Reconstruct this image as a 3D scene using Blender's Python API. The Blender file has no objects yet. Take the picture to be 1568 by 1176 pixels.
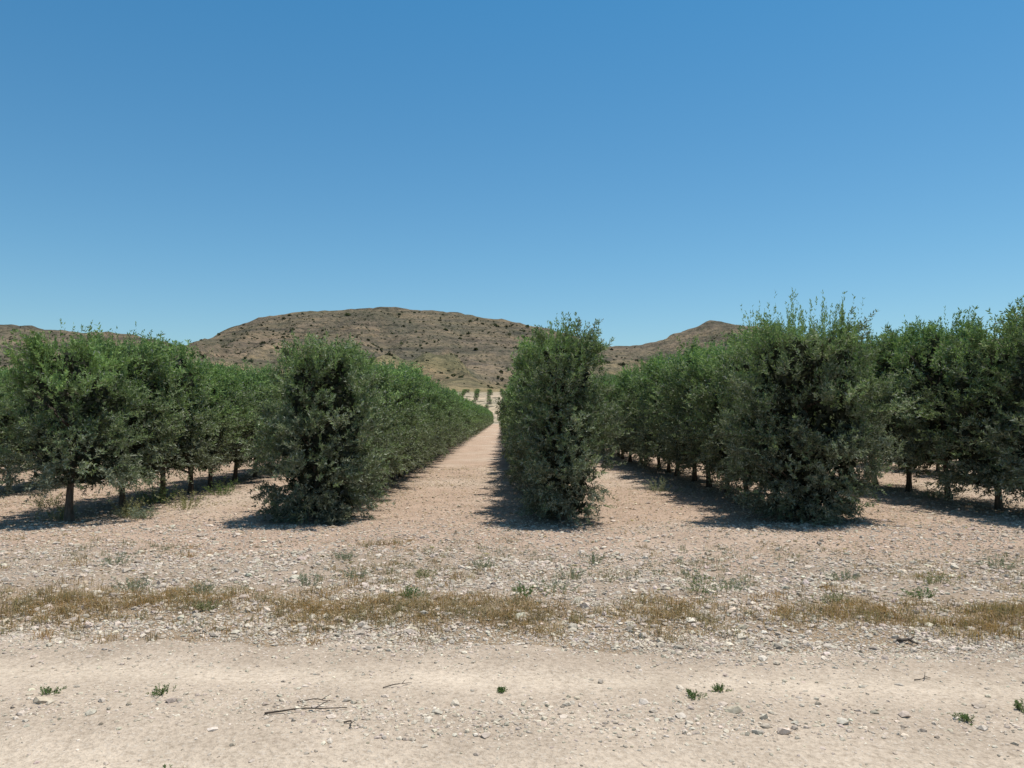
import bpy, math, numpy as np
from mathutils import Vector
R = np.random.default_rng(7)
scene = bpy.context.scene

# ------------------------------------------------------------------ helpers
def _h(ix, iy, iz, s):
    n = (ix.astype(np.int64)*374761393 + iy.astype(np.int64)*668265263 + iz.astype(np.int64)*2147483647 + s*974634777) & 0xffffffff
    n = ((n ^ (n >> 13)) * 1274126177) & 0xffffffff
    n = (n ^ (n >> 16)) & 0xffffff
    return n / float(0xffffff)
def vn(x, y, z=0.0, s=0):
    x, y, z = np.broadcast_arrays(np.asarray(x, float), np.asarray(y, float), np.asarray(z, float))
    ix, iy, iz = np.floor(x), np.floor(y), np.floor(z)
    fx, fy, fz = x-ix, y-iy, z-iz
    fx, fy, fz = [f*f*(3-2*f) for f in (fx, fy, fz)]
    r = 0
    for a in (0, 1):
        for b in (0, 1):
            for c in (0, 1):
                w = (fx if a else 1-fx)*(fy if b else 1-fy)*(fz if c else 1-fz)
                r = r + w*_h(ix+a, iy+b, iz+c, s)
    return r*2-1
def fbm(x, y, z=0.0, s=0, o=4):
    r = 0; a = 1.0; t = 0
    for i in range(o):
        r = r + a*vn(x*2**i, y*2**i, np.asarray(z)*2**i, s+i*17); t += a; a *= .5
    return r/t
def ss(a, b, x):
    t = np.clip((x-a)/(b-a), 0, 1); return t*t*(3-2*t)
def norm(v): return v/np.maximum(np.linalg.norm(v, axis=-1, keepdims=True), 1e-9)

def make_mesh(name, V, F, mats, col=None, midx=None, smooth=False):
    me = bpy.data.meshes.new(name)
    V = np.ascontiguousarray(V, dtype=np.float32); F = np.ascontiguousarray(F, dtype=np.int32)
    n, k = F.shape
    me.vertices.add(len(V)); me.vertices.foreach_set('co', V.ravel())
    me.loops.add(n*k); me.loops.foreach_set('vertex_index', F.ravel())
    me.polygons.add(n)
    me.polygons.foreach_set('loop_start', np.arange(0, n*k, k, dtype=np.int32))
    me.polygons.foreach_set('loop_total', np.full(n, k, dtype=np.int32))
    for m in mats: me.materials.append(m)
    if midx is not None: me.polygons.foreach_set('material_index', np.ascontiguousarray(midx, dtype=np.int32))
    me.polygons.foreach_set('use_smooth', np.full(n, smooth, dtype=bool))
    me.update(calc_edges=True)
    if col is not None:
        at = me.color_attributes.new('Col', 'FLOAT_COLOR', 'POINT')
        c4 = np.ones((len(V), 4), np.float32); c4[:, :3] = col
        at.data.foreach_set('color', c4.ravel())
    return me
def add_obj(name, me, loc=(0, 0, 0), rz=0, sc=(1, 1, 1), parent=None):
    o = bpy.data.objects.new(name, me); scene.collection.objects.link(o)
    o.location = loc; o.rotation_euler = (0, 0, rz); o.scale = sc
    if parent: o.parent = parent
    return o
def empty(name):
    o = bpy.data.objects.new(name, None); scene.collection.objects.link(o); return o

# ------------------------------------------------------------------ materials
def newmat(name):
    m = bpy.data.materials.new(name); m.use_nodes = True
    nt = m.node_tree; nt.nodes.clear()
    out = nt.nodes.new('ShaderNodeOutputMaterial')
    return m, nt, out
def N(nt, t, **kw):
    n = nt.nodes.new(t)
    for k, v in kw.items():
        if k in n.inputs: n.inputs[k].default_value = v
        else: setattr(n, k, v)
    return n
def ramp(nt, fac, stops):
    r = nt.nodes.new('ShaderNodeValToRGB')
    while len(r.color_ramp.elements) < len(stops): r.color_ramp.elements.new(.5)
    for e, (p, c) in zip(r.color_ramp.elements, stops):
        e.position = p; e.color = (*c, 1) if len(c) == 3 else c
    nt.links.new(fac, r.inputs[0]); return r.outputs[0]
def mixc(nt, a, b, fac, mode='MIX'):
    n = nt.nodes.new('ShaderNodeMix'); n.data_type = 'RGBA'; n.blend_type = mode
    for i, v in ((6, a), (7, b), (0, fac)):
        if hasattr(v, 'links'): nt.links.new(v, n.inputs[i])
        elif i == 0: n.inputs[0].default_value = v
        else: n.inputs[i].default_value = (*v, 1)
    return n.outputs[2]

def leaf_material(name, trans=.3):
    m, nt, out = newmat(name)
    at = N(nt, 'ShaderNodeAttribute', attribute_name='Col')
    p = N(nt, 'ShaderNodeBsdfDiffuse')
    nt.links.new(at.outputs[0], p.inputs[0])
    t = N(nt, 'ShaderNodeBsdfTranslucent')
    c = mixc(nt, at.outputs[0], (1.2, 1.35, .8), 1.0, 'MULTIPLY')
    nt.links.new(c, t.inputs[0])
    mx = N(nt, 'ShaderNodeMixShader'); mx.inputs[0].default_value = trans
    nt.links.new(p.outputs[0], mx.inputs[1]); nt.links.new(t.outputs[0], mx.inputs[2])
    nt.links.new(mx.outputs[0], out.inputs[0]); return m
M_leaf = leaf_material('olive_leaf', .22)
M_weed = leaf_material('weed_leaf', .25)
M_dry = leaf_material('dry_grass_blade', .3)

def bark():
    m, nt, out = newmat('bark')
    tc = N(nt, 'ShaderNodeTexCoord'); mp = N(nt, 'ShaderNodeMapping'); mp.inputs['Scale'].default_value = (18, 18, 5)
    nt.links.new(tc.outputs['Object'], mp.inputs[0])
    no = N(nt, 'ShaderNodeTexNoise', Scale=2.0, Detail=4.0); nt.links.new(mp.outputs[0], no.inputs[0])
    c = ramp(nt, no.outputs[0], [(.3, (.035, .026, .018)), (.7, (.13, .10, .075))])
    p = N(nt, 'ShaderNodeBsdfPrincipled', Roughness=.9); nt.links.new(c, p.inputs['Base Color'])
    b = N(nt, 'ShaderNodeBump', Strength=.8, Distance=.01); nt.links.new(no.outputs[0], b.inputs['Height']); nt.links.new(b.outputs[0], p.inputs['Normal'])
    nt.links.new(p.outputs[0], out.inputs[0]); return m
M_bark = bark()

def soil(name, pebble=.6, bumpk=1.0):
    m, nt, out = newmat(name)
    g = N(nt, 'ShaderNodeNewGeometry')
    at = N(nt, 'ShaderNodeAttribute', attribute_name='Col')
    n1 = N(nt, 'ShaderNodeTexNoise', Scale=1.3, Detail=5.0, Roughness=.62); nt.links.new(g.outputs['Position'], n1.inputs[0])
    n2 = N(nt, 'ShaderNodeTexNoise', Scale=28.0, Detail=3.0, Roughness=.75); nt.links.new(g.outputs['Position'], n2.inputs[0])
    v1 = N(nt, 'ShaderNodeTexVoronoi', Scale=42.0); nt.links.new(g.outputs['Position'], v1.inputs[0])
    c = mixc(nt, at.outputs[0], ramp(nt, n1.outputs[0], [(.3, (.84, .82, .80)), (.7, (1.14, 1.13, 1.12))]), 1.0, 'MULTIPLY')
    c = mixc(nt, c, ramp(nt, n2.outputs[0], [(.3, (.70, .68, .66)), (.5, (1, 1, 1)), (.7, (1.2, 1.2, 1.2))]), 1.0, 'MULTIPLY')
    peb = ramp(nt, v1.outputs[1], [(.45, (0, 0, 0)), (.75, (1, 1, 1))])
    edge = ramp(nt, v1.outputs[0], [(.25, (1, 1, 1)), (.5, (0, 0, 0))])
    pm = mixc(nt, peb, edge, 1.0, 'MULTIPLY')
    pm = mixc(nt, pm, (pebble, pebble, pebble), 1.0, 'MULTIPLY')
    c = mixc(nt, c, (.55, .485, .405), pm)
    p = N(nt, 'ShaderNodeBsdfDiffuse')
    nt.links.new(c, p.inputs[0])
    b1 = N(nt, 'ShaderNodeBump', Strength=.6*bumpk, Distance=.012); nt.links.new(v1.outputs[0], b1.inputs['Height']); b1.invert = True
    b2 = N(nt, 'ShaderNodeBump', Strength=1.0*bumpk, Distance=.035); nt.links.new(n2.outputs[0], b2.inputs['Height']); nt.links.new(b1.outputs[0], b2.inputs['Normal'])
    nt.links.new(b2.outputs[0], p.inputs['Normal'])
    nt.links.new(p.outputs[0], out.inputs[0]); return m
M_soil = soil('stony_soil', .65, .9)
M_road = soil('dirt_track', .45, .55)

def stone():
    m, nt, out = newmat('limestone_gravel')
    at = N(nt, 'ShaderNodeAttribute', attribute_name='Col')
    g = N(nt, 'ShaderNodeNewGeometry')
    n = N(nt, 'ShaderNodeTexNoise', Scale=60.0, Detail=2.0); nt.links.new(g.outputs['Position'], n.inputs[0])
    c = mixc(nt, at.outputs[0], ramp(nt, n.outputs[0], [(.3, (.78, .76, .72)), (.7, (1.1, 1.1, 1.1))]), 1.0, 'MULTIPLY')
    p = N(nt, 'ShaderNodeBsdfDiffuse')
    nt.links.new(c, p.inputs[0]); nt.links.new(p.outputs[0], out.inputs[0]); return m
M_stone = stone()

def hillmat():
    m, nt, out = newmat('dry_hillside')
    g = N(nt, 'ShaderNodeNewGeometry')
    at = N(nt, 'ShaderNodeAttribute', attribute_name='Col')
    big = N(nt, 'ShaderNodeTexNoise', Scale=.012, Detail=6.0, Roughness=.65); nt.links.new(g.outputs['Position'], big.inputs[0])
    fine = N(nt, 'ShaderNodeTexNoise', Scale=.10, Detail=5.0, Roughness=.75); nt.links.new(g.outputs['Position'], fine.inputs[0])
    v = N(nt, 'ShaderNodeTexVoronoi', Scale=.19); nt.links.new(g.outputs['Position'], v.inputs[0])
    mp = N(nt, 'ShaderNodeMapping'); mp.inputs['Scale'].default_value = (.006, .006, .14); nt.links.new(g.outputs['Position'], mp.inputs[0])
    st = N(nt, 'ShaderNodeTexNoise', Scale=1.0, Detail=5.0, Roughness=.6); nt.links.new(mp.outputs[0], st.inputs[0])
    c = mixc(nt, at.outputs[0], ramp(nt, big.outputs[0], [(.38, (.66, .74, .70)), (.62, (1.18, 1.13, 1.06))]), 1.0, 'MULTIPLY')
    c = mixc(nt, c, ramp(nt, fine.outputs[0], [(.35, (.52, .55, .54)), (.5, (1, 1, 1)), (.65, (1.25, 1.2, 1.14))]), 1.0, 'MULTIPLY')
    c = mixc(nt, c, ramp(nt, st.outputs[0], [(.38, (.66, .69, .74)), (.5, (1, 1, 1)), (.6, (1.18, 1.14, 1.08))]), 1.0, 'MULTIPLY')
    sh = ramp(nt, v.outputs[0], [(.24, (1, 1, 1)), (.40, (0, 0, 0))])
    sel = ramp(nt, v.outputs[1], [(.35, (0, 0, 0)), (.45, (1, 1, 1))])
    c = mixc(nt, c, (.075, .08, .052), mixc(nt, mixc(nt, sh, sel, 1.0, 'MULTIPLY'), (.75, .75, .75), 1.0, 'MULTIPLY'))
    p = N(nt, 'ShaderNodeBsdfDiffuse')
    nt.links.new(c, p.inputs[0])
    b = N(nt, 'ShaderNodeBump', Strength=.9, Distance=8.0); nt.links.new(fine.outputs[0], b.inputs['Height'])
    nt.links.new(b.outputs[0], p.inputs['Normal'])
    nt.links.new(p.outputs[0], out.inputs[0]); return m
M_hill = hillmat()

# ------------------------------------------------------------------ ground
ROWS = [-19.8, -15.6, -11.4, -7.2, -3.05, 1.0, 5.15, 9.4, 13.6, 17.8]
def rv(X, Y): return Y + .066*X
def edge_n(X): return .16*vn(X*.6, 0, 0, 5) + .10*vn(X*2.3, 0, 0, 6) + .05*vn(X*8, 0, 0, 7)
def gh(X, Y):
    v = rv(X, Y)
    near = 1-ss(14, 30, Y)
    z = .035*fbm(X*.6, Y*.6, 0, 1, 3) + .014*vn(X*4, Y*4, 0, 2)*near + .006*vn(X*11, Y*11, 0, 3)*near
    road = 1-ss(5.8, 6.3, v)
    z = z*(1-.55*road)
    z = z + .04*ss(6.0, 7.0, v)*(1-ss(7.2, 9.0, v))
    z = z - .02*np.exp(-((v-5.3)/.28)**2) - .02*np.exp(-((v-3.8)/.35)**2)
    return z - .02
def axis(lo, hi, step, far, r=1.12, lo_far=None):
    a = list(np.arange(lo, hi, step)); s = step; x = a[-1]
    while x < far: s *= r; x += s; a.append(x)
    s = step; x = a[0]; b = []
    lf = -far if lo_far is None else lo_far
    while x > lf: s *= r; x -= s; b.append(x)
    return np.array(b[::-1]+a)
def grid(xs, ys):
    X, Y = np.meshgrid(xs, ys); nx, ny = len(xs), len(ys)
    i = np.arange(nx*ny).reshape(ny, nx)
    F = np.stack([i[:-1, :-1], i[:-1, 1:], i[1:, 1:], i[1:, :-1]], -1).reshape(-1, 4)
    return X.ravel(), Y.ravel(), F
xs = axis(-13, 13, .06, 7000, 1.1); ys = axis(2, 16, .045, 7000, 1.06, -400)
X, Y, F = grid(xs, ys)
Z = gh(X, Y)
v = rv(X, Y)
def lerp(a, b, t): return a + (b-a)*t[:, None]
C = np.tile(np.array([.435, .325, .248]), (len(X), 1))
verge = np.array([.365, .292, .225]); dryc = np.array([.31, .235, .16])
en = fbm(X*.5, Y*.5, 0, 9, 3)
C = lerp(C, np.array([.49, .395, .312]), ss(-.1, .5, fbm(X*.35, Y*.35, 0, 23, 3)))
C = lerp(C, verge, 1-ss(8.5, 10.5, v+en*1.5))
C = lerp(C, dryc, (1-ss(6.9, 7.8, v+en))*ss(-.3, .4, fbm(X*.8, Y*1.2, 0, 12, 3)))
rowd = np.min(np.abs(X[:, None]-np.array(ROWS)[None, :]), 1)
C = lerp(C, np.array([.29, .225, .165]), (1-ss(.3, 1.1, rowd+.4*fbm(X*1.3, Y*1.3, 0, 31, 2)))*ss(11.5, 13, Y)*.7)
C = lerp(C, np.array([.46, .37, .27]), ss(180, 260, Y))
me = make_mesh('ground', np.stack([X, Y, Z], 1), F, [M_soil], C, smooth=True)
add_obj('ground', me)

xs2 = axis(-10, 10, .06, 300, 1.12); w = np.linspace(-3.5, 6.9, 195)
Xr, Wr, Fr = grid(xs2, w)
Yr = Wr - .066*Xr
off = .014 - .06*ss(5.7, 6.45, Wr + edge_n(Xr)) - .06*(1-ss(-3.4, -2.9, Wr)) - .03*ss(6.5, 6.8, Wr)
rough = .5+.5*fbm(Xr*5, Yr*5, 0, 41, 3)
Cr = np.tile(np.array([.425, .352, .275]), (len(Xr), 1))
rut = np.exp(-((Wr-5.15+.08*vn(Xr*.6, 0, 0, 43))/.26)**2)+np.exp(-((Wr-3.7+.1*vn(Xr*.5, 3, 0, 44))/.42)**2)
Cr = lerp(Cr, np.array([.535, .452, .355]), np.clip(rut, 0, 1)*(.6+.4*rough))
Cr = lerp(Cr, np.array([.38, .31, .24]), ss(5.35, 6.0, Wr+edge_n(Xr)*1.5+.3*(rough-.5)))
me = make_mesh('dirt_road', np.stack([Xr, Yr, gh(Xr, Yr)+off+.004*rough], 1), Fr, [M_road], Cr, smooth=True)
add_obj('dirt_road', me)
def surf(X, Y):
    W = rv(X, Y)
    return np.maximum(gh(X, Y), gh(X, Y)+np.where(W < 6.7, .014 - .06*ss(5.7, 6.45, W+edge_n(X)), -1))

# ------------------------------------------------------------------ stones
phi = (1+5**.5)/2
ico = norm(np.array([[-1, phi, 0], [1, phi, 0], [-1, -phi, 0], [1, -phi, 0], [0, -1, phi], [0, 1, phi], [0, -1, -phi], [0, 1, -phi], [phi, 0, -1], [phi, 0, 1], [-phi, 0, -1], [-phi, 0, 1]], float))
icof = np.array([[0, 11, 5], [0, 5, 1], [0, 1, 7], [0, 7, 10], [0, 10, 11], [1, 5, 9], [5, 11, 4], [11, 10, 2], [10, 7, 6], [7, 1, 8], [3, 9, 4], [3, 4, 2], [3, 2, 6], [3, 6, 8], [3, 8, 9], [4, 9, 5], [2, 4, 11], [6, 2, 10], [8, 6, 7], [9, 8, 1]])
def stones(name, P, size, base, var=.18, flat=.62):
    n = len(P)
    V = ico[None]*(1+R.uniform(-.32, .32, (n, 12, 1)))
    V = V*R.uniform(.65, 1.25, (n, 1, 3))*np.array([1, 1, flat])
    a = R.uniform(0, 6.28, n); ca, sa = np.cos(a), np.sin(a)
    x = V[:, :, 0]*ca[:, None]-V[:, :, 1]*sa[:, None]; y = V[:, :, 0]*sa[:, None]+V[:, :, 1]*ca[:, None]
    V = np.stack([x, y, V[:, :, 2]], -1)*size[:, None, None]
    V = V + P[:, None, :]
    Ff = icof[None]+(np.arange(n)*12)[:, None, None]
    k = 1+R.normal(0, var, (n, 1)); c = np.clip(base[None]*k*(1+R.normal(0, .022, (n, 3))), .08, .75)
    return make_mesh(name, V.reshape(-1, 3), Ff.reshape(-1, 3), [M_stone], np.repeat(c, 12, 0))
def scatter(n, dens, x0, x1, y0, y1):
    xs, ys_ = [], []
    got = 0
    while got < n:
        x = R.uniform(x0, x1, n*2); y = R.uniform(y0, y1, n*2)
        k = (np.abs(x) < .75*y+1.2) & (R.uniform(0, 1, n*2) < dens(x, y))
        xs.append(x[k]); ys_.append(y[k]); got += k.sum()
    return np.concatenate(xs)[:n], np.concatenate(ys_)[:n]
def d_road(x, y):
    v = rv(x, y)
    d = .10 + 1.0*np.exp(-((v-4.5)/.25)**2) + 1.3*np.exp(-((v-6.0)/.35)**2) + .2*(v < 3.2)
    return np.clip(d*(.3+.7*ss(-.35, .35, fbm(x*1.1, y*2.0, 0, 51, 3)))*(1+.5*(x > 1))*.7, 0, 1)
def d_verge(x, y):
    v = rv(x, y)
    d = ss(5.8, 6.3, v)*(1-.75*ss(8.8, 10.5, v))
    return d*(.3+.7*ss(-.35, .3, fbm(x*.9, y*.9, 0, 53, 3)))
def lane(x, y):
    v = rv(x, y); return ss(8.5, 10, v)*(.45+.55*ss(-.3, .3, fbm(x*.6, y*.6, 0, 57, 3)))*(1-.6*ss(12, 20, y))
for nm, n, dn, box, s0, sg, base in (
        ('road_gravel', 42000, d_road, (-6, 6, 2.6, 6.9), .0062, .52, np.array([.53, .46, .375])),
        ('verge_stones', 44000, d_verge, (-9, 9, 5.6, 12.5), .0112, .52, np.array([.53, .46, .38])),
        ('field_stones', 42000, lane, (-16, 16, 8.5, 26), .0118, .45, np.array([.53, .44, .355]))):
    x, y = scatter(n, dn, *box)
    s = np.clip(s0*np.exp(R.normal(0, sg, n)), .003, .05)
    P = np.stack([x, y, surf(x, y)+s*.18], 1)
    add_obj(nm, stones(nm, P, s, base))

def litter(name, n, box, dens, size, cols):
    x, y = scatter(n, dens, *box)
    P = np.stack([x, y, surf(x, y)+.006], 1)
    a = R.uniform(0, 6.28, n); d = np.stack([np.cos(a), np.sin(a), R.uniform(-.25, .35, n)], 1)
    sd = np.stack([-np.sin(a), np.cos(a), R.uniform(-.4, .4, n)], 1)
    L = size*np.exp(R.normal(0, .4, n))[:, None]; W = L*R.uniform(.12, .4, (n, 1))
    V = np.stack([P-d*L/2, P+sd*W, P+d*L/2, P-sd*W], 1); V[:, :, 2] += .004
    c = cols[R.integers(0, len(cols), n)]*R.uniform(.75, 1.2, (n, 1))
    return make_mesh(name, V.reshape(-1, 3), np.arange(n*4).reshape(n, 4), [M_dry], np.repeat(c, 4, 0))
litc = np.array([[.53, .43, .32], [.46, .35, .25], [.60, .52, .42], [.24, .18, .125], [.33, .26, .19]])
add_obj('leaf_litter', litter('leaf_litter', 62000, (-16, 16, 6.3, 28), lambda x, y: (.35+.65*ss(-.2, .4, fbm(x*.7, y*.7, 0, 61, 3)))*ss(6.2, 9, y), .036, litc))

# ------------------------------------------------------------------ plants
def rand_unit(n):
    return norm(R.normal(0, 1, (n, 3)))
def leaves(start, d, length, per, L, Wd, spread=.8, droop=0.0):
    S = len(start); idx = np.repeat(np.arange(S), per); n = len(idx)
    t = R.uniform(.05, 1, n)[:, None]
    dd = d[idx]; ln = length[idx][:, None]
    pos = start[idx]+dd*ln*t; pos[:, 2] -= (droop*ln*t*t)[:, 0]
    r = rand_unit(n); perp = norm(r-(r*dd).sum(1, keepdims=True)*dd)
    ld = norm(dd*R.uniform(.4, 1.0, (n, 1))+perp*spread)
    sd = norm(np.cross(ld, rand_unit(n)))
    l = L*R.uniform(.65, 1.25, (n, 1)); w = Wd*R.uniform(.7, 1.25, (n, 1))
    V = np.stack([pos, pos+ld*l*.45+sd*w, pos+ld*l, pos+ld*l*.45-sd*w], 1)
    return V, idx, t[:, 0]
def tube(pts, rad, k=7):
    pts = np.array(pts, float); n = len(pts); V = []; F = []
    for i in range(n):
        t = pts[min(i+1, n-1)]-pts[max(i-1, 0)]; t = t/np.linalg.norm(t)
        a = np.cross(t, [1, .1, .05]); a /= np.linalg.norm(a); b = np.cross(t, a)
        for j in range(k):
            an = 2*math.pi*j/k; V.append(pts[i]+rad[i]*(math.cos(an)*a+math.sin(an)*b)*(1+.12*math.sin(3*an+i)))
    for i in range(n-1):
        for j in range(k):
            F.append([i*k+j, i*k+(j+1) % k, (i+1)*k+(j+1) % k, (i+1)*k+j])
    return np.array(V), np.array(F)

OLD = np.array([.165, .182, .128]); YOUNG = np.array([.235, .335, .130]); SILV = np.array([.33, .35, .275])
def olive(name, H=3.1, skirt=.4, rx=.82, ry=.95, ncl=85, nsh=13, per=30, L=.066, Wd=.0085, spikes=60, spike_len=.38, young=.6, seed=0, lump=.2, taper=.55, thick=.055, core=700, bot=.85, wild=30, bulge=0):
    VV = []; CC = []
    top = H
    cz = skirt+.12+(top-.37-skirt)*R.uniform(0, 1, ncl)**1.0
    th = R.uniform(0, 2*math.pi, ncl)
    u = (cz-skirt)/(top-skirt)
    def profile(u): return np.minimum(1, bot+(1-bot)*3*u)*np.where(u > .45, np.sqrt(np.clip(1-((u-.45)/.55)**2*taper*1.35, .05, 1)), 1)
    prof = profile(u)
    rr = np.sqrt(R.uniform(.25, 1.15, ncl))*.86
    lm = 1+lump*vn(np.cos(th)*1.6+seed*9, np.sin(th)*1.6, cz*1.7, 71)*1.5
    if bulge: lm = lm + bulge*np.clip(np.cos(th), 0, 1)*np.exp(-((u-.32)/.16)**2)
    Cn = np.stack([np.cos(th)*rx*prof*rr*lm, np.sin(th)*ry*prof*rr*lm, cz], 1)
    outw = norm(np.stack([np.cos(th)*rr, np.sin(th)*rr, .15+.9*(u-.35)], 1))
    ci = np.repeat(np.arange(ncl), nsh); n = len(ci)
    crad = R.uniform(.13, .27, ncl)
    st = Cn[ci]+R.normal(0, 1, (n, 3))*crad[ci][:, None]*.42
    d = norm(outw[ci]*.75+np.array([0, 0, .65])+rand_unit(n)*.65)
    low = u[ci] < .2
    d[low, 2] = R.uniform(-.7, .3, low.sum())
    d = norm(d)
    ln = R.uniform(.14, .36, n)
    V, idx, t = leaves(st, d, ln, per, L, Wd, droop=.12)
    ctint = R.uniform(-.4, .4, ncl)
    cbr = R.uniform(.66, 1.22, ncl)
    yf = np.clip(young*(u[ci][idx]*1.35-.1)+ctint[ci][idx]*.45+.3*(t-.5), 0, 1)[:, None]
    c = OLD*(1-yf)+YOUNG*yf
    sv = R.uniform(0, 1, len(idx)) < .3*(1.2-yf[:, 0])
    c[sv] = SILV
    c = c*R.uniform(.75, 1.2, (len(idx), 1))*cbr[ci][idx][:, None]
    VV.append(V); CC.append(c)
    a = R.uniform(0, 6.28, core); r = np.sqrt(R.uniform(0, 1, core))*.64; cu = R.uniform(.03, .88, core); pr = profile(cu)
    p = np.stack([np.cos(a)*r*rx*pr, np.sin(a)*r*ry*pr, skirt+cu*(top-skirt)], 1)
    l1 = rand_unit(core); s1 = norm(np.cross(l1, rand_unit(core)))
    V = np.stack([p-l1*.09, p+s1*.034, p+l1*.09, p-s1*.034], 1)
    VV.append(V); CC.append(np.tile(OLD*.27, (core, 1)))  # inner fill leaves coloured much darker, painting in the crown's interior shade
    if spikes:
        a = R.uniform(0, 6.28, spikes); r = np.sqrt(R.uniform(0, 1, spikes))
        sx = np.cos(a)*r*rx*.78; sy = np.sin(a)*r*ry*.9
        sz = top-.30-.38*r*r
        d = norm(np.stack([np.cos(a)*r*.15, np.sin(a)*r*.15, np.ones(spikes)], 1)+R.normal(0, .09, (spikes, 3)))
        V, idx, t = leaves(np.stack([sx, sy, sz], 1), d, R.uniform(.25, 1.0, spikes)**1.5*1.3*spike_len+.14, int(per*1.0), L*.8, Wd*.85, spread=.42)
        c = (YOUNG*.9+OLD*.1)*R.uniform(.75, 1.2, (len(idx), 1)); VV.append(V); CC.append(c)
    ns = wild
    a = R.uniform(0, 6.28, ns); zz = R.uniform(skirt+.2, top-.9, ns)
    st = np.stack([np.cos(a)*rx*.78, np.sin(a)*ry*.78, zz], 1)
    d = norm(np.stack([np.cos(a)*.8, np.sin(a)*.8, R.uniform(.2, 1.2, ns)], 1))
    V, idx, t = leaves(st, d, R.uniform(.25, .45, ns), per, L, Wd, spread=.6, droop=.3)
    c = (OLD*.6+YOUNG*.4)*R.uniform(.8, 1.3, (len(idx), 1)); VV.append(V); CC.append(c)
    V = np.concatenate(VV); n = len(V)
    Vl = V.reshape(-1, 3); Fl = np.arange(n*4).reshape(n, 4); Cl = np.repeat(np.concatenate(CC), 4, 0)
    Vl[:, 2] = np.maximum(Vl[:, 2], .03)
    TV = []; TF = []; nb = len(Vl)
    def addt(p, r, k=7):
        nonlocal nb
        tv, tf = tube(p, r, k); TV.append(tv); TF.append(tf+nb); nb += len(tv)
    lean = R.normal(0, .05, 2)
    zs = np.linspace(-.15, top*.86, 9); tr = [[lean[0]*z+.02*math.sin(z*3+seed), lean[1]*z+.02*math.cos(z*2.3+seed), z] for z in zs]
    addt(tr, [thick*1.5]+[thick*(1-.75*i/8) for i in range(1, 9)], 8)
    for i in range(11):
        z0 = R.uniform(max(skirt, .3)*.9, top*.7); a = R.uniform(0, 6.28); ln = R.uniform(.45, .85)
        p0 = np.array([lean[0]*z0, lean[1]*z0, z0]); dx = np.array([math.cos(a)*rx, math.sin(a)*ry, 0])
        pts = [p0+dx*ln*s+np.array([0, 0, .55*s**1.3]) for s in np.linspace(0, 1, 5)]
        addt(pts, [thick*.5*(1-.8*s) for s in np.linspace(0, 1, 5)], 5)
    TVa = np.concatenate(TV); TFa = np.concatenate(TF)
    Vall = np.concatenate([Vl, TVa]); Fall = np.concatenate([Fl, TFa])
    Call = np.concatenate([Cl, np.tile([.1, .08, .06], (len(TVa), 1))])
    mi = np.concatenate([np.zeros(n), np.ones(len(TFa))])
    return make_mesh(name, Vall, Fall, [M_leaf, M_bark], Call, mi)

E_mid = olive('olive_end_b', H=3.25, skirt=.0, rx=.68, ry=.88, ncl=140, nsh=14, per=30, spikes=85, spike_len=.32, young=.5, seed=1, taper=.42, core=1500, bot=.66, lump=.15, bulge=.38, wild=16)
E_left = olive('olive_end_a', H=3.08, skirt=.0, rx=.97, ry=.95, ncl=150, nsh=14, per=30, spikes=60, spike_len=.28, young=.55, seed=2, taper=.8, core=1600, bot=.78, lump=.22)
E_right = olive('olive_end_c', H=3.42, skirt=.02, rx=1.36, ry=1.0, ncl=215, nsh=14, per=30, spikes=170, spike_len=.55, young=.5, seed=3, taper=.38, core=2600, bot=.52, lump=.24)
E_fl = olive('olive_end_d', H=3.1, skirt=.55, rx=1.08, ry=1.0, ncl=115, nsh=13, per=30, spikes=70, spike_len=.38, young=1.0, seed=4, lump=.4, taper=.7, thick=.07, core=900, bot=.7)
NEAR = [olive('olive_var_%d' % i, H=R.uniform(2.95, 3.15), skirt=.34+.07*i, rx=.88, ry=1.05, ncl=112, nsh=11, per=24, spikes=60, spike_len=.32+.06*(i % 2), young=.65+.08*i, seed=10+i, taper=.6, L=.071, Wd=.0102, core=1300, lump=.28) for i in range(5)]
FAR = [olive('olive_far_%d' % i, H=3.05, skirt=.40, rx=.88, ry=1.05, ncl=80, nsh=7, per=11, L=.11, Wd=.021, spikes=30, spike_len=.3, young=.9+.1*i, seed=30+i, core=450) for i in range(3)]

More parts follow.
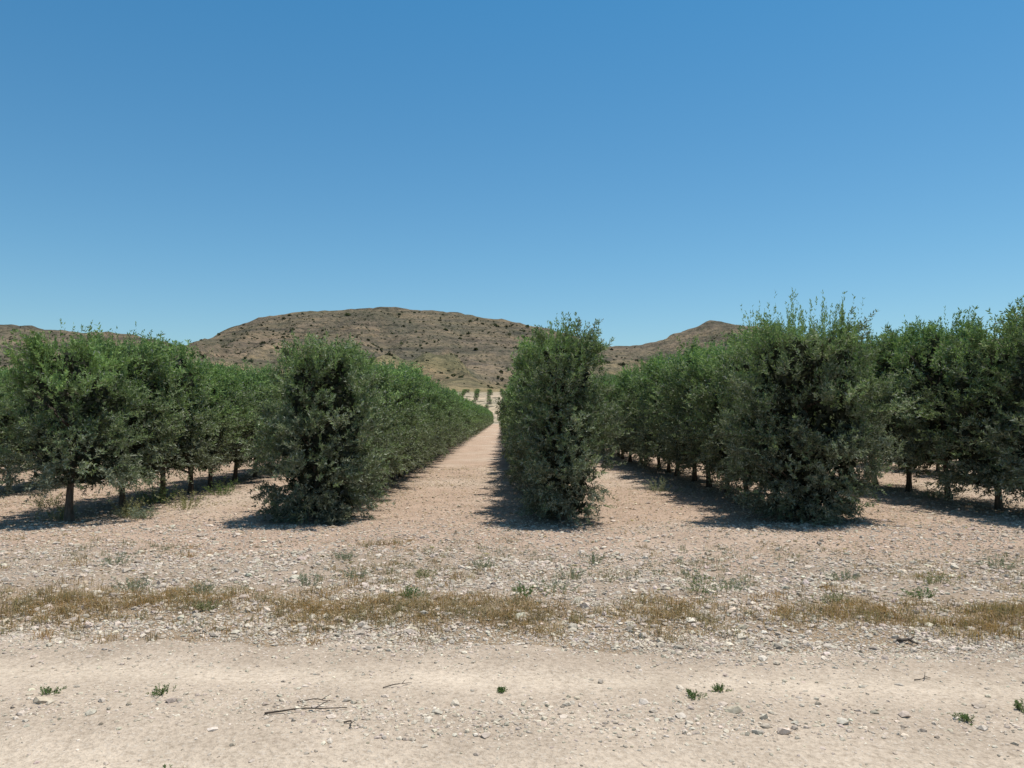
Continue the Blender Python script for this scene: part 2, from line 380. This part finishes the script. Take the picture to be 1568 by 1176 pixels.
SP = 1.6
dist = empty('distant_olive_rows')
for ri, rx0 in enumerate(ROWS):
    y0 = 13.1 + {3: .0, 4: .1, 5: -.1, 6: -.1}.get(ri, R.uniform(-.2, .3))
    hs = 1.12 if ri >= 6 else 1.0
    n = 118
    for k in range(n):
        y = y0+k*SP+(R.uniform(-.12, .12) if k else 0)
        ext = abs(rx0)-.75*y
        if ext > 5: continue
        s = R.uniform(.93, 1.06)
        rz = R.choice([0, math.pi])+R.uniform(-.25, .25)
        if k == 0 and ri in (3, 4, 5, 6):
            m = {3: E_fl, 4: E_left, 5: E_mid, 6: E_right}[ri]
            add_obj('olive_tree', m, (rx0+(.05 if ri == 5 else 0), y, float(gh(rx0, y))), 0); continue
        z = float(gh(np.array(rx0), np.array(y)))
        xj = rx0+R.uniform(-.1, .1)
        big = 1.0
        if ri == 3: big = 1.1
        if ri in (6, 7): big = 1.2
        if ri == 5: big = .9
        hz = R.uniform(.92, 1.07)*hs
        if ri in (7, 8): hz *= 1.04
        vi = int(R.integers(2, 5)) if ri in (2, 3) else (int(R.integers(0, 3)) if ri in (4, 5, 6) else int(R.integers(0, 5)))
        if y < 32 and 2 <= ri <= 7:
            add_obj('olive_tree', NEAR[vi], (xj, y, z), rz, (s*big, 1.05, hz))
        elif y < 24:
            add_obj('olive_tree', FAR[R.integers(0, 3)], (xj, y, z), rz, (s, 1, hz))
        elif y < 42 and ri in (4, 5, 6):
            add_obj('olive_tree', NEAR[vi], (xj, y, z), rz, (s*big, 1, hz), dist)
        else:
            add_obj('olive_tree', FAR[R.integers(0, 3)], (xj, y, z), rz, (s*big, 1, hz), dist)

# ------------------------------------------------------------------ hills
skx = np.array([-700, -400, -150, 0, 12, 22, 50, 60, 130, 200, 240, 268, 300, 322, 340, 350, 385, 395, 470, 540, 600, 700, 800, 870, 935, 990, 1025, 1045, 1090, 1135, 1200, 1280, 1370, 1430, 1560, 1800, 2300.])
sky_ = np.array([530, 505, 508, 496, 496, 499, 500, 505, 509, 512, 520, 531, 529, 523, 511, 501, 490, 485, 477, 474, 472, 479, 495, 510, 531, 527, 517, 507, 492, 495, 511, 522, 529, 523, 520, 505, 530.])
RY = 1050.
rX = (skx-768)/1185*RY; rH = 1.7+(640-sky_)/1185*RY
hx = np.arange(-1300, 1500, 5.); hy = np.concatenate([np.arange(205, 420, 5.), np.arange(420, 1500, 6.)])
X, Y, F = grid(hx, hy)
warp = 18*fbm(X*.006, Y*.006, 0, 81, 3)
Hr = np.interp(X+warp*.15, rX, rH)
t = np.clip((Y-330)/(RY-330), 0, 1)
p = .25*t+.75*t**2.1
back = 1-ss(RY, RY+500, Y)
base = 12*ss(225, 345, Y)+8*ss(330, 480, Y)
gul = np.abs(fbm(X*.0085+warp*.012, Y*.0022, 0, 85, 4))
rid = fbm(X*.013, Y*.011, 0, 88, 5)
Zh = base*(1-t)+Hr*p*back
Zh = Zh - 50*gul*np.sin(t*math.pi)*np.clip(Hr/120, 0, 1.2)*(t < 1) + 20*rid*ss(.1, .5, t)*(1-ss(.75, .97, t)*.84)
terr = 9.0; q = Zh/terr+ .6*fbm(X*.004, Y*.004, 0, 91, 2)
st = (np.floor(q)+ss(.25, .75, q-np.floor(q)))-q
Zh = Zh + st*terr*.95*ss(.35, .7, t)*ss(-.25, .25, fbm(X*.006, Y*.006, 0, 93, 2))*(1-.6*ss(.9, 1, t))
Zh = Zh + 2.6*fbm(X*.06, Y*.06, 0, 95, 3)*ss(.05, .2, t)
Zh = np.where(Y < 226, -.6+.0*Y, Zh)
low = np.array([.27, .22, .14]); upc = np.array([.205, .168, .122]); grn = np.array([.225, .20, .12])
C = lerp(np.tile(low, (len(X), 1)), grn, ss(330, 560, Y))
C = lerp(C, upc, ss(.35, .7, t))
C = lerp(C, np.array([.205, .155, .11]), ss(0, .4, fbm(X*.004, Y*.004, 0, 111, 3))*.6)
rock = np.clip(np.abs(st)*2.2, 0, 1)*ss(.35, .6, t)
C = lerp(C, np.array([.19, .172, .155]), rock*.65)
C = lerp(C, np.array([.50, .41, .32]), (1-ss(352, 375, Y))*ss(-.15, .1, fbm(X*.03, Y*.03, 0, 97, 2)+.15))
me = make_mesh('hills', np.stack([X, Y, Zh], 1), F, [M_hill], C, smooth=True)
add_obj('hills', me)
Zg = Zh.reshape(len(hy), len(hx))
def hillz(x, y):
    i = np.clip(np.searchsorted(hx, x)-1, 0, len(hx)-2); j = np.clip(np.searchsorted(hy, y)-1, 0, len(hy)-2)
    fx = (x-hx[i])/(hx[i+1]-hx[i]); fy = (y-hy[j])/(hy[j+1]-hy[j])
    return (Zg[j, i]*(1-fx)+Zg[j, i+1]*fx)*(1-fy)+(Zg[j+1, i]*(1-fx)+Zg[j+1, i+1]*fx)*fy
n = 16000
bx = R.uniform(-760, 760, n); by = 400+R.uniform(0, 1, n)**.8*640
keep = fbm(bx*.008, by*.008, 0, 99, 3) > R.uniform(-.6, .35, n); bx, by = bx[keep], by[keep]; n = len(bx)
P = np.stack([bx, by, hillz(bx, by)], 1); s = np.exp(R.normal(0, .5, n))*.8
q = 14
dv = norm(R.normal(0, 1, (n, q, 3))); dv[:, :, 2] = np.abs(dv[:, :, 2])*.8
cen = P[:, None, :]+dv*s[:, None, None]*.8
a1 = rand_unit(n*q).reshape(n, q, 3); a2 = norm(np.cross(a1, rand_unit(n*q).reshape(n, q, 3)))
hs_ = (s*.55)[:, None, None]
V = np.stack([cen-a1*hs_, cen+a2*hs_, cen+a1*hs_, cen-a2*hs_], 2).reshape(-1, 3)
c = np.array([.085, .09, .055])*R.uniform(.6, 1.5, (n, 1))
add_obj('hillside_shrubs', make_mesh('hillside_shrubs', V, np.arange(n*q*4).reshape(-1, 4), [M_weed], np.repeat(c, q*4, 0)))
orch = empty('distant_orchard')
for gx in np.arange(-60, 60, 5.5):
    for gy in np.arange(238, 360, 13.):
        x = gx+R.uniform(-.5, .5); y = gy+R.uniform(-.7, .7)
        s = R.uniform(.7, 1.0)
        add_obj('olive_tree', FAR[R.integers(0, 3)], (x, y, float(hillz(np.array(x), np.array(y)))-.2), R.uniform(0, 6), (s*1.15, s*1.15, s*.75), orch)

# ------------------------------------------------------------------ grass and weeds
def grass(name, P, nbl, hgt, spread, cols, bend=.6, w=.0022):
    n = len(P); idx = np.repeat(np.arange(n), nbl); m = len(idx)
    b = P[idx]+np.stack([R.normal(0, 1, m)*spread[idx], R.normal(0, 1, m)*spread[idx], np.zeros(m)-.005], 1)
    a = R.uniform(0, 6.28, m); o = np.stack([np.cos(a), np.sin(a), np.zeros(m)], 1)
    h = (hgt[idx]*R.uniform(.35, 1.15, m))[:, None]; sd = np.stack([-np.sin(a+R.uniform(-1, 1, m)), np.cos(a), np.zeros(m)], 1)*w
    bd = R.uniform(.1, bend, (m, 1)); up = np.array([0, 0, 1.])
    m1 = b+up*h*.55+o*h*bd*.25; t1 = b+up*h*(1-.3*bd)+o*h*bd
    V = np.stack([b-sd, b+sd, m1+sd*.8, m1-sd*.8, t1+sd*.15, t1-sd*.15], 1).reshape(-1, 3)
    f = np.array([[0, 1, 2, 3], [3, 2, 4, 5]])[None]+(np.arange(m)*6)[:, None, None]
    c = cols[R.integers(0, len(cols), n)][idx]*R.uniform(.7, 1.25, (m, 1))
    return make_mesh(name, V, f.reshape(-1, 4), [M_dry], np.repeat(c, 6, 0))
def tufts(n, dens, box):
    x, y = scatter(n, dens, *box); return np.stack([x, y, surf(x, y)], 1)
def d_dry(x, y):
    v = rv(x, y)
    return np.clip((np.exp(-((v-6.8)/.5)**2)*(.18+.82*ss(-.25, .4, fbm(x*1.3, y*1.5, 0, 101, 3)+.3*(x < -3))) + .06*(v > 7)*(v < 11)*ss(0, .4, fbm(x*.7, y*.7, 0, 103, 2))), 0, 1)
P = tufts(1550, d_dry, (-8, 8, 5.9, 11))
dc = np.array([[.36, .25, .13], [.44, .33, .20], [.25, .185, .11], [.39, .24, .11], [.28, .24, .14]])
add_obj('dry_grass', grass('dry_grass', P, 32, R.uniform(.03, .125, len(P)), R.uniform(.03, .10, len(P)), dc, 1.5))
P = tufts(460, lambda x, y: ss(6.4, 7.2, rv(x, y))*(1-ss(9, 11, rv(x, y)))*ss(-.1, .4, fbm(x*.8, y*.8, 0, 107, 3)), (-9, 9, 6.2, 12))
add_obj('verge_grass', grass('verge_grass', P, 18, R.uniform(.03, .10, len(P)), R.uniform(.02, .06, len(P)), np.array([[.19, .20, .12], [.23, .225, .145], [.26, .24, .16]]), 1.1))

def weed(name, x, y, h, r, nsh, per, L, Wd, tint):
    st = np.stack([R.normal(0, r*.4, nsh), R.normal(0, r*.4, nsh), np.zeros(nsh)], 1)
    d = norm(np.stack([st[:, 0]/r, st[:, 1]/r, R.uniform(.5, 1.3, nsh)], 1)+R.normal(0, .3, (nsh, 3)))
    d[:, 2] = np.abs(d[:, 2])+.1; d = norm(d)
    ln = h*R.uniform(.5, 1.15, nsh)
    V, idx, t = leaves(st, d, ln, per, L, Wd, spread=.9, droop=.15)
    V[:, :, 2] = np.maximum(V[:, :, 2], .002)
    c = tint*R.uniform(.65, 1.35, (len(idx), 1))
    s0 = st; s1 = st+d*ln[:, None]; s1[:, 2] -= .15*ln
    sd = np.tile([[.0018, 0, 0]], (nsh, 1))
    Vs = np.stack([s0-sd, s0+sd, s1+sd*.4, s1-sd*.4], 1)
    V = np.concatenate([V, Vs]); c = np.concatenate([c, np.tile(np.array([.2, .19, .11]), (nsh, 1))])
    me = make_mesh(name, V.reshape(-1, 3), np.arange(len(V)*4).reshape(-1, 4), [M_weed], np.repeat(c, 4, 0))
    add_obj(name, me, (x, y, float(surf(np.array(x), np.array(y)))))
GG = np.array([.24, .265, .195]); GR = np.array([.14, .20, .08]); YG = np.array([.28, .27, .15])
for (x, y, h, r, tn) in [(-3.55, 7.6, .2, .16, GG), (-4.5, 9.15, .15, .15, GG), (-1.96, 8.06, .14, .2, GG), (-1.6, 8.4, .13, .2, GG), (-.85, 7.3, .13, .13, GR),
        (-.85, 8.4, .1, .12, YG), (.53, 7.6, .17, .22, GG), (.75, 8.3, .22, .16, GG), (.2, 7.3, .12, .16, GR), (1.94, 7.6, .25, .14, GR), (2.3, 7.75, .16, .2, GG),
        (3.7, 8.4, .12, .16, GG), (4.5, 8.05, .13, .22, YG), (5.75, 8.95, .16, .2, GG), (3.96, 7.3, .12, .14, GR), (-2.9, 7.6, .12, .12, GG), (-2.6, 6.9, .1, .1, YG),
        (1.1, 9.2, .16, .13, GG), (-1.9, 9.5, .13, .12, GG), (5.3, 7.6, .12, .14, GR), (3.0, 7.1, .14, .12, YG), (-.2, 9.0, .12, .12, GG)]:
    weed('weed_plant', x, y, h, r, 34, 16, .021, .0034, tn)
for (x, y, h, r) in [(-2.8, 4.9, .05, .055), (-2.1, 4.9, .06, .06), (1.17, 4.8, .045, .045), (1.37, 4.9, .05, .04), (2.6, 4.4, .05, .04), (3.04, 4.55, .07, .05), (-1.62, 3.8, .05, .07), (0.0, 4.9, .03, .025)]:
    weed('weed_plant', x, y, h, r, 26, 18, .012, .0023, GR)
for (x, y, h, r, tn) in [(-7.5, 13.4, .42, .22, YG), (-6.5, 13.6, .4, .2, YG), (-6.1, 13.3, .25, .2, GG), (-5.9, 14.6, .45, .25, YG), (-6.9, 15.6, .5, .25, GR), (-6.2, 17.3, .42, .25, GR), (3.7, 18.2, .4, .25, GG), (-8.6, 14.9, .35, .3, YG),
        (5.0, 15.5, .3, .25, GG), (9.2, 16.5, .3, .3, GG), (8.7, 19.5, .3, .3, YG)]:
    weed('weed_plant', x, y, h, r, 40, 22, .045, .006, tn)

def twig(x, y, a, ln, r, dark=False):
    pts = []
    for i in range(8):
        s = i/7; px = x+math.cos(a)*ln*s+.02*math.sin(s*5); py = y+math.sin(a)*ln*s+.012*math.sin(s*9+x)
        pts.append([px, py, float(surf(np.array(px), np.array(py)))+r+.004+.012*math.sin(s*3.1)])
    V1, F1 = tube(pts, [r*(1-.6*i/7) for i in range(8)], 6)
    b = pts[4]; e = [b[0]+ln*.22*math.cos(a+.7), b[1]+ln*.22*math.sin(a+.7), b[2]+.02]
    V2, F2 = tube([b, [(b[0]+e[0])/2, (b[1]+e[1])/2, b[2]+.013], e], [r*.6, r*.45, r*.2], 5)
    return make_mesh('twig', np.concatenate([V1, V2]), np.concatenate([F1, F2+len(V1)]), [M_bark])
for args in [(-1.36, 4.55, .12, .48, .006), (-1.22, 4.72, -.05, .25, .004), (-.88, 4.42, -.9, .12, .005), (3.02, 5.95, -.6, .16, .014), (-.75, 5.0, .25, .2, .004), (.1, 3.78, .15, .22, .004), (2.7, 5.1, .3, .15, .004)]:
    add_obj('twig', twig(*args))
for (x, y, s) in [(-5.6, 9.2, .06), (-1.3, 9.4, .05), (2.6, 9.8, .05), (-2.75, 4.75, .045), (1.35, 4.55, .05), (-3.6, 9.9, .05), (.9, 8.8, .055), (3.4, 9.1, .06)]:
    P = np.array([[x, y, float(surf(np.array(x), np.array(y)))+s*.15]])
    add_obj('stone', stones('stone', P, np.array([s]), np.array([.50, .42, .33]), .05))

# ------------------------------------------------------------------ sky, sun, camera
EL = math.radians(74.0); AZ = math.radians(62)
w = bpy.data.worlds.new('World'); scene.world = w; w.use_nodes = True
nt = w.node_tree; bg = nt.nodes['Background']
sk = nt.nodes.new('ShaderNodeTexSky'); sk.sky_type = 'NISHITA'; sk.sun_disc = False
sk.sun_elevation = EL; sk.sun_rotation = AZ; sk.altitude = 300; sk.air_density = 1.0; sk.dust_density = .5; sk.ozone_density = 2.0
tc = nt.nodes.new('ShaderNodeTexCoord'); sx = nt.nodes.new('ShaderNodeSeparateXYZ'); nt.links.new(tc.outputs['Generated'], sx.inputs[0])
tint = ramp(nt, sx.outputs[2], [(0, (.78, .90, .92)), (.2, (.58, .92, .98)), (.5, (.35, .90, 1.05)), (.8, (.65, .8, .8))])
cc = mixc(nt, sk.outputs[0], tint, 1.0, 'MULTIPLY')
nt.links.new(cc, bg.inputs[0]); bg.inputs[1].default_value = .12
L = bpy.data.lights.new('sun', 'SUN'); L.energy = 5.0; L.angle = math.radians(.5); L.color = (1, .955, .89)
lo = bpy.data.objects.new('sun', L); scene.collection.objects.link(lo)
dv = Vector((math.sin(AZ)*math.cos(EL), math.cos(AZ)*math.cos(EL), math.sin(EL)))
lo.rotation_euler = dv.to_track_quat('Z', 'Y').to_euler(); lo.location = (20, 5, 40)
cd = bpy.data.cameras.new('camera'); cam = bpy.data.objects.new('camera', cd); scene.collection.objects.link(cam)
cam.location = (0, 0, 1.7); cd.sensor_width = 36; cd.lens = 27.2; cd.clip_start = .1; cd.clip_end = 20000
cam.rotation_euler = (math.radians(92.5), 0, math.radians(-.77))
scene.camera = cam
scene.view_settings.view_transform = 'Standard'; scene.view_settings.look = 'None'; scene.view_settings.exposure = 0
print('objects', len(bpy.data.objects))
